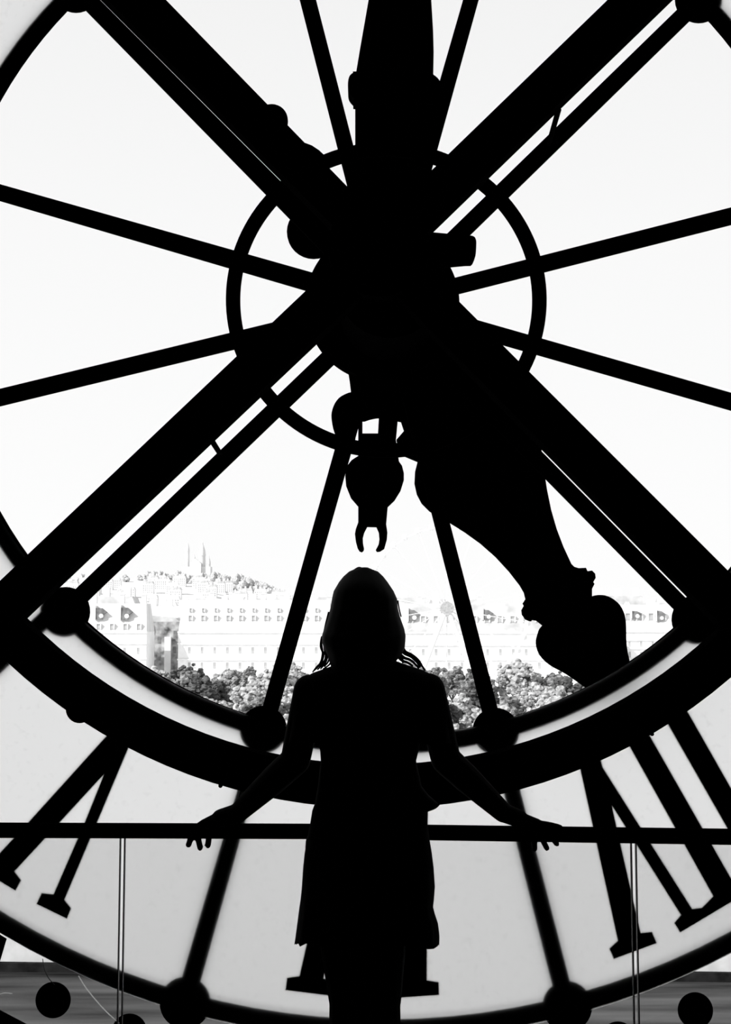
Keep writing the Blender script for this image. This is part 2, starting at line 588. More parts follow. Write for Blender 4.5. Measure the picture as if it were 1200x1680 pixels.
for text, deg in (('XII', 90), ('I', 120), ('II', 150), ('III', 180), ('IIII', 210), ('VIII', 330), ('IX', 0), ('X', 30), ('XI', 60)):
    stroke_numeral(text, deg)

# minute dots and five-minute blocks on the outer band
dx_, dz_ = un(97, 1646, YG + 0.02)
R_MIN = math.hypot(dx_ - CX, dz_ - CZ)
disc_me = None
for k in range(60):
    a = math.radians(90 + 6 * k) + ROLL
    x, z = CX + R_MIN * math.cos(a), CZ + R_MIN * math.sin(a)
    if k % 5:
        if disc_me is None:
            o = obj('minute_disc', dome(0, 0, 0, 0.0705, 0.012, seg=36), M['iron'], dial)
            disc_me = o.data
        else:
            o = link(bpy.data.objects.new('minute_disc', disc_me), dial)
        o.location = (x, YG + 0.022, z)
    else:
        d = Vector((math.cos(a), math.sin(a))); t = Vector((-d.y, d.x)); c = Vector((x, z))
        pts = [tuple(c + d * u + t * v) for u, v in ((-.12, -.042), (.13, -.11), (.13, .11), (-.12, .042))]
        obj('minute_block', prism(pts, YG + 0.022, YG + 0.036), M['iron'], dial)

# scratches in the outer glass
def scratch(pts, r, mat='scratch', Y=YG + 0.0115):
    b = bmesh.new()
    tube(b, [P(x, y, Y) for x, y in smooth_px(pts, 5, False)], r, 5)
    obj('scratch', b, M[mat], dial)
scratch([(129, 1601), (140, 1619), (155, 1638), (175, 1660), (196, 1679)], 0.0022)
scratch([(70, 1573), (73, 1590), (80, 1605), (90, 1616)], 0.0016, 'edge')
scratch([(0, 1631), (8, 1629), (20, 1630)], 0.0016)

# ------------------------------------------------------------------ the two hands, outside the glass
HY = YG + 0.085
b_ = 'iron'
up = thing('clock_hand', 'black clock hand pointing straight up with collar and forked tail', 'clock hand', P(633, 495, HY))
left = [(603, -130), (606, -60), (605, 0), (598, 40), (591, 80), (585, 116), (583, 135)]
right = [(711, 135), (711.5, 110), (712, 85), (711, 50), (708, 0), (704, -60), (700, -130)]
obj('blade', px_prism([(640, -260)] + left + [(583, 165), (583, 300), (590, 420), (700, 420), (706, 300), (709, 182), (711, 165)] + right + [(662, -260)], HY, 0.05), M['iron'], up)
obj('collar', px_prism(smooth_px([(590, 117), (580, 119), (573, 126), (571, 140), (573, 152), (582, 162), (590, 166), (705, 170), (713, 166), (722, 156), (724, 142), (721, 131), (711, 122), (700, 119)], 3), HY - 0.02, 0.09), M['iron'], up)
tail = [(588, 600), (588, 748), (583, 751), (577, 755), (570, 764), (566.6, 780), (568, 796), (576, 816), (588, 830), (588, 857), (584, 868), (582.6, 876), (584, 888), (587, 899), (590, 904), (594, 905.6), (597, 903), (597.6, 900), (596, 892), (595.6, 882), (598, 873), (603, 863.6),
        (618, 864), (622, 873), (623, 884), (621.6, 893), (617, 902), (619, 905), (624, 904.4), (631, 900), (635, 886), (636, 874), (634, 860), (636.6, 831), (648, 820), (658, 804), (663, 788), (663, 776), (660, 764), (655, 757), (650, 722), (653, 690), (655, 600), (622, 600), (622, 684), (620.5, 711), (595, 711), (595, 600)]
obj('tail', px_prism(tail, HY, 0.05), M['iron'], up)
obj('counterweight', px_prism(smooth_px([(578, 643), (560, 650), (550, 661), (544.5, 676), (544.5, 690), (548, 706), (555, 720), (568, 738), (580, 735), (586, 690), (584, 650)], 3), HY + 0.06, 0.05), M['iron'], up)
obj('hand_boss', px_prism(smooth_px([(560, 420), (640, 400), (715, 430), (735, 520), (700, 610), (668, 690), (659, 690), (640, 686), (622, 683.5), (607, 686), (595, 689), (585, 680), (578, 655), (570, 600), (550, 520)], 3), HY - 0.01, 0.05), M['iron'], up)

dn = thing('clock_hand', 'black clock hand pointing down to the right with beaded neck and spade tip', 'clock hand', P(633, 490, HY))
HY2 = HY + 0.09
outl = [(738, 856), (765, 873), (790, 891), (815, 913), (838, 938), (855, 960), (862, 972), (865, 984)]
outr = [(938, 925), (925, 897), (914, 868), (905, 837), (898, 803), (893, 770), (888, 730)]
root_l = [(655, 600), (659, 691), (664, 706), (651, 721), (660, 745), (686, 756), (682, 772), (681, 792), (685, 810), (693, 825), (706, 838)]
obj('blade', px_prism(root_l + outl + [(880, 995), (955, 945)] + outr + [(860, 660), (800, 560), (720, 480)], HY2, 0.05), M['iron'], dn)
obj('neck', px_prism([(865, 984), (861, 990), (863, 994), (859, 1001), (860, 1009), (866, 1017), (872, 1019.5), (874, 1017), (884, 1019), (893, 1026), (915, 1050), (975, 995), (972, 978), (972, 966), (976, 958), (974, 955), (978, 948), (977, 941), (972, 936), (964.5, 937), (962, 931.5), (950, 932), (943, 930), (938, 925)], HY2 - 0.01, 0.07), M['iron'], dn)
tipl = smooth_px([(893, 1026), (885, 1040), (882, 1056), (888, 1075), (905, 1092), (932, 1107), (967, 1131), (1000, 1148), (1040, 1165), (1043, 1140), (1035, 1091), (1029, 1060), (1028, 1030), (1026, 1010), (1018, 993), (1004, 981), (988, 976), (972, 979), (930, 995)], 3)
obj('spade_tip', px_prism(tipl, HY2, 0.05), M['iron'], dn)
obj('tail', px_prism([(560, 480), (640, 430), (470, 210), (455, 190), (430, 190), (425, 215)], HY2, 0.05), M['iron'], dn)
for bx, by, br in ((446, 198, 27.5), (515, 381, 45)):
    x, z = un(bx, by, HY2)
    obj('counterweight', dome(x, z, HY2 - 0.01, br * HY2 / F, 0.06), M['iron'], dn)

# ------------------------------------------------------------------ iron bracing in front of the dial
brace = thing('bracing_frame', 'heavy black iron ring with crossed diagonal beams bracing the dial', 'frame', (0.044, 4.55, 0.84))
b = annulus(0.044, 2.855, 1.868, 2.014, 4.50, 4.60)
obj('brace_ring', b, M['iron'], brace)
YF, YB = 4.47, 4.57
def beam(up_edge, low_edge):
    u = [un(x, y, YF) for x, y in up_edge]
    l = [un(x, y, YB) for x, y in low_edge]
    obj('beam', prism([u[0], u[1], l[1], l[0]], YF, YB), M['iron'], brace)
beam(((107.5, -170), (640, 378)), ((-5, -170), (589.3, 425.2)))
beam(((1172.5, -170), (600, 384.5)), ((1280.5, -170), (660, 431)))
beam(((-60, 1009.5), (640, 346)), ((-60, 1114), (640, 451.5)))
beam(((560, 301), (1290, 1031)), ((560, 405), (1290, 1144)))
x, z = un(622, 408, YF)
obj('cross_plate', annulus(x, z, 0.01, 0.19, YF - 0.03, YB + 0.02, seg=48), M['iron'], brace)
b = bmesh.new()
c0 = un(640, 470, YB)
annulus(c0[0], c0[1], 0.01, 0.20, YB, DY - 0.02, seg=48, bm=b)
obj('arbor_housing', b, M['iron'], brace)
obj('gear_box', px_prism(smooth_px([(690, 384), (760, 386), (776, 387), (781, 392), (782, 400), (781, 417), (779, 424), (775, 430), (765, 431), (690, 432)], 3), 4.82, 0.05), M['iron'], brace)
obj('gusset', px_prism([(480, 215), (500, 234), (512, 238.5), (524, 246.5), (534, 256), (540, 268), (541, 278), (530, 290), (480, 260)], 4.9, 0.05), M['iron'], brace)
for p, q in (((917, 180, 4.56), (901, 236, 5.0)), ((347, 722, 4.56), (361, 744, 5.0))):
    b = bmesh.new()
    tube(b, [P(*p), P(*q)], 0.011, 8)
    obj('tie_rod', b, M['iron'], brace)
for bx, by in ((132, 1163), (703, 1306)):
    x, z = un(bx, by, 4.5)
    obj('bolt', dome(x, z, 4.5, 0.051, 0.03, sign=-1), M['iron'], brace)
for bx, by in ((113, 1168), (362, 1289), (1070, 1204)):
    x, z = un(bx, by, 4.5)
    obj('bolt', dome(x, z, 4.5, 0.008, 0.01, sign=-1, seg=10), M['iron'], brace)

# ------------------------------------------------------------------ balustrade
ra, rb, rc = P(-420, 1360.5, 3.95), P(600, 1364.3, 3.95), P(1420, 1376, 3.69)
bal = thing('balustrade', 'black handrail on clear glass panels in front of the dial', 'railing', (rb.x, rb.y, 0))
b = bmesh.new()
tube(b, [ra, rb, rc], 0.0242, 20)
obj('handrail', b, M['iron'], bal, True)
def rail_at(x):
    if x < rb.x:
        return ra.lerp(rb, (x - ra.x) / (rb.x - ra.x))
    return rb.lerp(rc, (x - rb.x) / (rc.x - rb.x))
jl = un(199.5, 1500, 3.95)[0]
jr = un(1042.5, 1500, 3.80)[0]
gap = 0.0085
def panel(xs):
    b = bmesh.new()
    for i in range(len(xs) - 1):
        p, q = rail_at(xs[i]), rail_at(xs[i + 1])
        v = []
        for pt in (p, q):
            for y in (-0.006, 0.006):
                for z in (0.0, pt.z - 0.015):
                    v.append(b.verts.new((pt.x, pt.y + y, z)))
        for f in ((0, 1, 3, 2), (4, 6, 7, 5), (0, 4, 5, 1), (2, 3, 7, 6), (0, 2, 6, 4), (1, 5, 7, 3)):
            if f == (0, 1, 3, 2) and i > 0: continue
            if f == (4, 6, 7, 5) and i < len(xs) - 2: continue
            b.faces.new([v[k] for k in f])
    bmesh.ops.remove_doubles(b, verts=b.verts, dist=1e-5)
    g = obj('glass_panel', b, M['balus'], bal)
    for x, s in ((xs[0], 1), (xs[-1], -1)):
        p = rail_at(x)
        x0, x1 = sorted((x, x - s * 0.0032))
        obj('panel_edge', box(x0, x1, p.y - 0.008, p.y + 0.008, 0.0, p.z - 0.015), M['edge'], g)
panel([ra.x, jl - gap])
panel([jl + gap, rb.x, jr - gap])
panel([jr + gap, rc.x])

# ------------------------------------------------------------------ the person
PY = 3.72
per = thing('person', 'person seen from behind in a dark dress with long hair, hands spread on the handrail', 'person', (un(600, 1300, PY)[0], PY, 0))
W = lambda px, py, Y=PY: P(px, py, Y)
b = bmesh.new()
ppm = F / PY
# legs and feet
for sx, kx in ((-1, 570), (1, 628)):
    hip = W(590 + sx * 42, 1390, PY)
    knee = W(kx + 0, 1640, PY + 0.01)
    calf = Vector((knee.x, PY - 0.02, 0.33))
    ank = Vector((knee.x + sx * 0.005, PY - 0.01, 0.085))
    capsule(b, hip, knee, 0.088, 0.056)
    capsule(b, knee, calf, 0.054, 0.054)
    capsule(b, calf, ank, 0.054, 0.036)
    capsule(b, (ank.x, PY - 0.03, 0.035), (ank.x + sx * 0.02, PY + 0.15, 0.026), 0.035, 0.026)
# trunk and neck
trunk = [(606, 1400, .165, .11), (606, 1350, .160, .105), (605, 1290, .135, .095), (605, 1240, .125, .09), (605, 1190, .145, .10), (604, 1150, .165, .10), (603, 1125, .15, .085), (602, 1108, .10, .07), (601, 1090, .056, .058), (600, 1060, .053, .055)]
loft(b, [(W(x, y).x, PY, W(x, y).z, rx, ry) for x, y, rx, ry in trunk], 28)
# head with face, looking away to the window
hc = W(600, 1003)
hz_ = hc.z
loft(b, [(hc.x, PY + dy, hz_ + z, rx, ry) for z, rx, ry, dy in ((-.125, .022, .025, .055), (-.112, .042, .055, .035), (-.08, .058, .075, .02), (-.04, .066, .088, .008), (0, .072, .095, 0), (.04, .073, .096, -.004), (.075, .063, .085, -.008), (.098, .042, .06, -.01), (.108, .018, .025, -.01))], 28)
capsule(b, (hc.x, PY + .092, hz_ - .005), (hc.x, PY + .112, hz_ - .042), .010, .014)      # nose
capsule(b, (hc.x - .02, PY + .085, hz_ - .072), (hc.x + .02, PY + .085, hz_ - .072), .008, .008)  # mouth
for s in (-1, 1):
    capsule(b, (hc.x + s * .03, PY + .082, hz_ - .004), (hc.x + s * .034, PY + .082, hz_ - .004), .012, .012)   # eyes
    capsule(b, (hc.x + s * .074, PY - .005, hz_ + .012), (hc.x + s * .074, PY - .008, hz_ - .03), .014, .010)  # ears
# arms
def arm(sh, el, wr):
    capsule(b, sh, el, .049, .046)
    mid = el.lerp(wr, 0.35)
    capsule(b, el, mid, .046, .044)
    capsule(b, mid, wr, .044, .031)
def finger(pts, r0, r1):
    n = len(pts) - 1
    for i in range(n):
        capsule(b, pts[i], pts[i + 1], r0 + (r1 - r0) * i / n, r0 + (r1 - r0) * (i + 1) / n, 10)
RL = 3.95
arm(W(508, 1133), W(485, 1247, PY + .03), W(388, 1336, 3.90))
wl = W(386, 1335, 3.90)
kn = [W(333, 1351, RL - .012), W(337, 1349, RL + 0.0), W(344, 1347, RL + .012), W(352, 1346, RL + .022)]
pal = W(362, 1342, 3.915)
capsule(b, wl, pal, .030, .028)
for k in kn:
    capsule(b, pal, k, .022, .0125)
tipsL = [[(kn[0]), W(322, 1358, RL + .026), W(314, 1373, RL + .036), W(309.5, 1386, RL + .030)],
         [(kn[1]), W(326, 1356, RL + .034), W(325, 1374, RL + .042), W(328.5, 1391, RL + .032)],
         [(kn[2]), W(340, 1354, RL + .036), W(343, 1373, RL + .042), W(341.5, 1387, RL + .032)],
         [(kn[3]), W(356, 1353, RL + .036), W(358, 1362, RL + .040), W(359, 1368, RL + .034)]]
for t in tipsL:
    finger(t, .0122, .0098)
finger([W(366, 1346, 3.905), W(352, 1356, 3.915), W(340, 1362, 3.918)], .0125, .0085)
# right arm and hand; the rail is a little nearer here
RR = rail_at(W(880, 1360, 3.87).x).y
arm(W(704, 1131), W(732, 1246, PY + .03), W(826, 1333, RR - .04))
wr_ = W(826, 1333, RR - .04)
pal = W(852, 1343, RR - .028)
capsule(b, wr_, pal, .030, .028)
kn = [W(868, 1346, RR + .016), W(876, 1348, RR + .006), W(882, 1349.5, RR - .004), W(884, 1351.5, RR - .014)]
for k in kn:
    capsule(b, pal, k, .022, .0125)
tipsR = [[kn[0], W(874, 1360, RR + .034), W(877, 1376, RR + .042), W(877.5, 1393, RR + .034)],
         [kn[1], W(884, 1358, RR + .034), W(890, 1376, RR + .042), W(897.5, 1391.5, RR + .034)],
         [kn[2], W(896, 1358, RR + .032), W(905, 1373, RR + .042), W(914, 1384.5, RR + .034)],
         [kn[3], W(898, 1353, RR - .008), W(911, 1355.5, RR - .002), W(919.5, 1357.5, RR + .002)]]
for t in tipsR:
    finger(t, .0118, .0092)
finger([W(846, 1346, RR - .035), W(862, 1357, RR - .034), W(874, 1364, RR - .032)], .0125, .0085)
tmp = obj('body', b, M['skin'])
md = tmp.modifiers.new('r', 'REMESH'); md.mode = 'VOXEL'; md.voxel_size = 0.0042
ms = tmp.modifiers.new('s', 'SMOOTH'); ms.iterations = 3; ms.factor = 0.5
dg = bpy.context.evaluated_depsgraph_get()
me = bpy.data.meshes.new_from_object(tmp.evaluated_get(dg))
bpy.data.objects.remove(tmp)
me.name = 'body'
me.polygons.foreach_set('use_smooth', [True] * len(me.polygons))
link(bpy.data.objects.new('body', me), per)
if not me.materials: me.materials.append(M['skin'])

# dress: trunk and skirt in one skin, short sleeves with frilled cuffs as its parts
dr = [(1080, 565, 640), (1087, 556, 657), (1094, 541, 678), (1100, 524, 696), (1104, 513, 702), (1110, 503, 709), (1125, 498, 714), (1145, 505, 712), (1180, 516, 700), (1215, 523, 690), (1232, 525.5, 687), (1248, 526.5, 683), (1290, 522, 692), (1305, 519, 704), (1318, 517, 719), (1326, 514, 714), (1330, 512.5, 702.5), (1352, 509, 702), (1376, 504, 705), (1400, 500, 709), (1424, 497.5, 712), (1455, 495.5, 714), (1475, 493.5, 712.5), (1488, 491.5, 711), (1500, 490, 714), (1515, 488, 719), (1530, 486, 721), (1538, 485, 721.5), (1549, 483, 721)]
rings = []
for y, l, r in dr:
    pl, pr = W(l, y), W(r, y)
    half = (pr.x - pl.x) / 2
    dep = 0.085 if y < 1100 else (0.115 if y < 1330 else 0.115 + 0.055 * (y - 1330) / 220)
    rings.append(((pl.x + pr.x) / 2, PY, pl.z, half, dep))
def wob(j, t):
    k = max(0, (j - 17) / 11)
    return k * (0.03 * math.sin(9 * t + 0.6) - 0.03 + 0.012 * math.sin(23 * t)) * (abs(math.sin(t)) ** 0.5)
b = bmesh.new()
loft(b, rings, 96, wob)
b.verts.ensure_lookup_table()
rr = random.Random(3)
vv = list(b.verts)
for j, (row, l_, r_) in enumerate(dr):          # the skirt hangs a little higher at the back than at the sides
    w = max(0.0, (row - 1376) / 173)
    for v in vv[j * 96:(j + 1) * 96]:
        if v.co.y < PY:
            v.co.z += w * (un(600, row, v.co.y)[1] - v.co.z)
for v in vv[-96:]:
    v.co.z += rr.uniform(-0.009, 0.002) - (0.006 if v.co.x > W(695, 1550).x and v.co.x < W(712, 1550).x else 0)
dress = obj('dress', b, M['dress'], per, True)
def sleeve(rows, Y):
    b = bmesh.new()
    rg = []
    for y, l, r in rows:
        pl, pr = W(l, y, Y), W(r, y, Y)
        rg.append(((pl.x + pr.x) / 2, Y, pl.z, (pr.x - pl.x) / 2, 0.058))
    loft(b, rg, 32, lambda j, t: 0.03 * math.sin(7 * t + j) * (j / len(rows)))
    obj('sleeve', b, M['dress'], per, True)
sleeve([(1105, 511, 550), (1113, 499, 552), (1126, 484, 552), (1142, 481.5, 548), (1162, 478, 545), (1190, 476, 540), (1206, 474, 536), (1216, 473, 530)], PY + 0.005)
sleeve([(1101, 655, 697), (1107, 655, 711), (1118, 656, 718), (1135, 660, 724.5), (1160, 662, 731.5), (1180, 668, 737), (1190, 671, 737), (1198, 674, 740), (1208, 678, 740.5), (1218, 684, 743)], PY + 0.005)

# hair: cap and length in one skin, loose locks as its parts
hr = [(931.5, 593, 604), (934, 582, 610), (938, 573, 620.5), (946, 564, 629), (955, 556.7, 636), (970, 548, 646), (983, 545, 651.7), (998, 542.5, 653), (1012, 539, 656.5), (1022, 536, 660), (1032, 532.5, 663.5), (1043, 529, 665.5), (1053, 529, 665), (1062, 532, 664), (1072, 537, 660), (1084, 541, 650), (1100, 546, 646), (1125, 555, 640), (1140, 570, 628)]
rings = []
for y, l, r in hr:
    pl, pr = W(l, y), W(r, y)
    dep = min(0.115, 0.02 + 0.0026 * (y - 930)) if y < 1100 else 0.10 * (1160 - y) / 60
    rings.append(((pl.x + pr.x) / 2, PY - 0.018 if y < 1040 else PY - 0.03, pl.z, (pr.x - pl.x) / 2, dep))
b = bmesh.new()
loft(b, rings, 64, lambda j, t: 0.012 * math.sin(17 * t + 0.4 * j) * min(1, j / 8) * abs(math.sin(t)))
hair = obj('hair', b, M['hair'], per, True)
locks = [[(530, 1046), (527.5, 1056), (529.5, 1072), (526, 1087), (519, 1095), (513, 1103)],
         [(529, 1044), (526.5, 1060), (531, 1074), (528, 1086), (522, 1094), (515, 1101)],
         [(532, 1052), (533, 1066), (534.5, 1078), (529, 1090), (521, 1099)],
         [(535, 1058), (537, 1070), (537, 1080), (533, 1089), (526, 1098)],
         [(538, 1066), (541, 1076), (538.5, 1086), (532, 1094)],
         [(542, 1076), (544, 1084), (540, 1091), (530, 1098)],
         [(541, 1004), (536.5, 1020), (533, 1034), (529, 1046)],
         [(660, 1060), (665, 1069), (676, 1074.5), (686.5, 1083), (693, 1093), (698, 1100)],
         [(657, 1064), (664, 1072), (675, 1077.5), (684, 1086), (690, 1095)],
         [(653, 1070), (663, 1079), (672, 1082), (680, 1088), (688, 1097)],
         [(650, 1074), (661, 1084), (669, 1087), (678, 1093)],
         [(654, 1068), (659, 1078), (662, 1088)],
         [(598, 934), (590, 931), (583, 934), (576, 940)],
         [(653, 985), (655.5, 1000), (658.5, 1012)]]
for i, lk in enumerate(locks):
    b = bmesh.new()
    pts = smooth_px(lk, 4, False)
    n = len(pts)
    tube(b, [W(x, y, PY - 0.02) for x, y in pts], [(0.0042 if i < 6 else 0.0056) * (1 - 0.5 * k / n) if i < 12 else 0.0022 for k in range(n)], 6)
    obj('lock', b, M['hair'], hair, True)

# ------------------------------------------------------------------ outside: river, quay, park
GZ = -28.5
def zrow(row, D): return un(600, row, D)[1]
def xcol(px, D): return un(px, 1000, D)[0]
struct('river', prism_up([(-400, 46), (400, 46), (400, 88.2), (-400, 127.2)], -30.5, -29.5), M['water'], 'dark rippled river below the clock')
struct('added_unseen_quay', box(-400, 400, 5.5, 46, -30.5, -27), M['ground'], 'added unseen pale quay at the foot of the building')  # out of view; added pale to send more light onto the milky glass
struct('quay_foot', prism_up([(-400, 126.6), (400, 87.6), (400, 88.4), (-400, 127.4)], -30.5, -28.8), M['foot'], 'dark stone foot of the quay wall')
struct('quay_wall', prism_up([(-400, 127.2), (400, 88.2), (400, 92), (-400, 131)], -30.5, -21), M['quay'], 'pale stone quay wall across the river')
struct('park_ground', prism_up([(-400, 131), (400, 92), (400, 640), (-400, 640)], -30, GZ), M['ground'], 'pale gravel ground of the park across the river')
struct('city_ground', box(-2200, 2200, 640, 5200, -32, -29), M['city'], 'pale ground of the city beyond the park')

# trees of the park
def crown_mesh(seed, mat, n=300):
    r = random.Random(seed)
    b = bmesh.new()
    for i in range(n):
        u = r.uniform(-0.55, 1); t = r.uniform(0, 2 * math.pi)
        k = math.sqrt(1 - u * u)
        d = Vector((k * math.cos(t), k * math.sin(t), u))
        f = r.uniform(0.55, 1.0) * (0.78 + 0.55 * noise.noise(d * 1.9 + Vector((seed * 3.1, 0, 0))))
        c = Vector((d.x * 6.2 * f, d.y * 6.2 * f, 10.8 + d.z * 6.2 * f))
        s = r.uniform(0.35, 1.15)
        m = Matrix.Translation(c) @ Matrix.Rotation(r.uniform(0, 6), 4, 'Z') @ Matrix.Diagonal((s, s, s * 0.75, 1))
        vs = bmesh.ops.create_icosphere(b, subdivisions=2, radius=1, matrix=m)['verts']
        for v in vs:
            v.co += (v.co - c) * r.uniform(-0.35, 0.35)
    me = bpy.data.meshes.new('crown')
    b.to_mesh(me); b.free()
    me.materials.append(M[mat])
    return me
crowns = [crown_mesh(k, m_) for k, m_ in enumerate(('leaf', 'leaf_light', 'leaf_dark', 'leaf_light', 'leaf', 'leaf_dark'))]
b = bmesh.new()
tube(b, [(0, 0, 0), (0.1, 0, 3), (0, 0.1, 7), (0.1, 0, 11)], [0.45, 0.35, 0.28, 0.15], 8)
for k in range(5):
    a = k * 1.3
    tube(b, [(0, 0, 5.5 + k * .4), (1.6 * math.cos(a), 1.6 * math.sin(a), 8 + k * .4), (3.2 * math.cos(a), 3.2 * math.sin(a), 10 + k * .3)], [0.2, 0.14, 0.06], 6)
trunk_me = bpy.data.meshes.new('trunk'); b.to_mesh(trunk_me); b.free(); trunk_me.materials.append(M['bark'])
def tree(x, y, h, rz):
    k_ = rnd.randrange(6)
    tone = ('mid grey', 'pale', 'dark', 'pale', 'mid grey', 'dark')[k_]
    side = 'left' if x < 0 else 'right'
    o = thing('park_tree', '%s leafy park tree below the palace on the %s of the person' % (tone, side), 'tree', (x, y, GZ), '%s park trees %s of the person' % (tone, side))
    s = h / 17.0
    o.scale = (s * 1.0, s * 1.0, s)
    o.rotation_euler = (0, 0, rz)
    for nm, me in (('crown', crowns[k_]), ('trunk', trunk_me)):
        k = bpy.data.objects.new(nm, me); C.objects.link(k); k.parent = o
for D, h0 in ((205, 12.5), (228, 13.5), (252, 14.5), (280, 15), (312, 15.5), (345, 15.5)):
    px = 190
    while px < 1010:
        if not (540 < px < 660):
            x = xcol(px, D) + rnd.uniform(-2, 2)
            bump = 1.12 if 810 < px < 880 and D > 300 else (1.06 if 400 < px < 470 else 1.0)
            tree(x, D + rnd.uniform(-6, 6), h0 * rnd.uniform(0.9, 1.08) * bump, rnd.uniform(0, 6))
        px += 10.2 * F / D * rnd.uniform(0.85, 1.1)

# ------------------------------------------------------------------ the ferris wheel
WD = 400.0
wc = P(733, 998, WD)
wheel = thing('ferris_wheel', 'white ferris wheel with round grey hub above the park trees', 'ferris wheel', (wc.x, WD, GZ))
R_W = 135 * WD / F
b = bmesh.new()
annulus(wc.x, wc.z, 0.02, 11 * WD / F, WD - 3.3, WD + 3.3, seg=32, bm=b)
obj('hub', b, M['grey'], wheel)
for y in (-1.3, 1.3):
    obj('rim', annulus(wc.x, wc.z, R_W - 0.5, R_W - 0.25, WD + y - .12, WD + y + .12, seg=72), M['white'], wheel)
sp = bmesh.new()
bbox(sp, -0.09, 0.09, -0.09, 0.09, 2, R_W - 0.3)
sp_me = bpy.data.meshes.new('spoke'); sp.to_mesh(sp_me); sp.free(); sp_me.materials.append(M['white'])
cb = bmesh.new()
loft(cb, [(0, 0, -1.1, .5, .5), (0, 0, -.8, .95, .95), (0, 0, 0.1, 1.0, 1.0), (0, 0, .8, .8, .8), (0, 0, 1.1, .2, .2)], 10)
cb_me = bpy.data.meshes.new('cabin'); cb.to_mesh(cb_me); cb.free(); cb_me.materials.append(M['white'])
for k in range(36):
    a = 2 * math.pi * k / 36
    for y in (-1.3, 1.3) if k % 2 == 0 else ():
        o = bpy.data.objects.new('spoke', sp_me); link(o, wheel)
        o.location = (wc.x, WD + y, wc.z); o.rotation_euler = (0, a, 0)
    o = bpy.data.objects.new('cabin', cb_me); link(o, wheel)
    o.location = (wc.x + R_W * math.sin(a), WD, wc.z + R_W * math.cos(a))
for s in (-1, 1):
    for y in (-1, 1):
        b = bmesh.new()
        tube(b, [(wc.x, WD + y * 2.2, wc.z), (wc.x + s * 12.5, WD + y * 7, GZ)], 0.7, 8)
        obj('leg', b, M['white'], wheel)

# ------------------------------------------------------------------ the long pale buildings behind the park
def shared(name, bm, mat):
    me = bpy.data.meshes.new(name)
    bmesh.ops.recalc_face_normals(bm, faces=bm.faces)
    bm.to_mesh(me); bm.free(); me.materials.append(mat)
    return me
b = bmesh.new()
for a in ((-.75, -.5, -.12, .1, -1.6, 1.6), (.5, .75, -.12, .1, -1.6, 1.6), (-.5, .5, -.12, .1, 1.35, 1.6), (-.5, .5, -.12, .1, -1.6, -1.4), (-.04, .04, -.1, .1, -1.4, 1.35)):
    bbox(b, *a)
win_me = shared('window', b, M['stone'])
pane_me = shared('pane', box(-.5, .5, -.05, .08, -1.4, 1.35), M['pane'])
b = bmesh.new()
bbox(b, -1.25, -.8, -.8, 2.2, -1.3, 1.2); bbox(b, .8, 1.25, -.8, 2.2, -1.3, 1.2)
prism([(-1.45, 1.2), (0, 2.1), (1.45, 1.2)], -.9, 2.2, b)
pane_dark_me = shared('window', box(-.7, .7, -.12, .08, -1.4, 1.35), M['slate'])
dorm_me = shared('dormer', b, M['stone'])
dpane_me = shared('pane', box(-.8, .8, -.6, 2.0, -1.3, 1.2), M['pane'])
b = bmesh.new()
bbox(b, -.9, .9, -.7, .7, -2.2, 2.2); bbox(b, -1.05, 1.05, -.85, .85, 2.2, 2.6)
for k in (-.6, 0, .6): bbox(b, k - .16, k + .16, -.2, .2, 2.6, 3.3)
chim_me = shared('chimney', b, M['stone2'])

def inst(name, me, loc, parent, sub=None):
    o = bpy.data.objects.new(name, me)
    link(o, parent)
    o.location = loc
    if sub:
        k = bpy.data.objects.new(sub[0], sub[1])
        C.objects.link(k); k.parent = o
    return o

def palace(name, label, px0, px1, D, top, eave, bands, winrows, dormrows, step, chims, depth=18, roof='roof'):
    x0, x1 = xcol(px0, D), xcol(px1, D)
    o = thing(name, label, 'building', ((x0 + x1) / 2, D, GZ))
    ze, zt = zrow(eave, D), zrow(top, D)
    obj('wall', box(x0, x1, D, D + depth, GZ, ze), M['stone'], o)
    b = bmesh.new()
    v = [b.verts.new(c) for c in ((x0, D + .3, ze), (x1, D + .3, ze), (x1, D + depth, ze), (x0, D + depth, ze),
                                  (x0 + 1, D + 4.5, zt), (x1 - 1, D + 4.5, zt), (x1 - 1, D + depth - 4, zt), (x0 + 1, D + depth - 4, zt))]
    for f in ((0, 1, 5, 4), (1, 2, 6, 5), (2, 3, 7, 6), (3, 0, 4, 7), (4, 5, 6, 7), (3, 2, 1, 0)):
        b.faces.new([v[i] for i in f])
    obj('roof', b, M[roof], o)
    for row in bands:
        z = zrow(row, D)
        obj('cornice', box(x0 - .2, x1 + .2, D - .55, D + .05, z - .28, z + .28), M['stone'], o)
    stepm = step * D / F
    n = int((x1 - x0 - 2) / stepm)
    for row, sc in winrows:
        for i in range(n):
            inst('window', win_me, (x0 + 2 + stepm * (i + .5), D, zrow(row, D)), o, ('pane', pane_me)).scale = (sc, 1, sc)
    for row, sc in dormrows:
        z = zrow(row, D)
        yy = D + .3 + 4.2 * (z - ze) / (zt - ze)
        for i in range(n):
            inst('dormer', dorm_me, (x0 + 2 + stepm * (i + .5), yy, z), o, ('pane', dpane_me)).scale = (sc, 1, sc)
    for px, row in chims:
        inst('chimney', chim_me, (xcol(px, D), D + 5.5, zrow(row, D)), o)
    return o
palace('palace_wing', 'long pale palace wing with two rows of dormers beside the dark gap', 293, 545, 480, 984, 1037, (1037, 1056, 1082),
       ((1067, 0.95), (1092, 0.95)), ((1001, 0.55), (1014, 0.75)), 20.7, ((345, 982), (387, 982), (430, 984), (470, 983), (510, 983)))
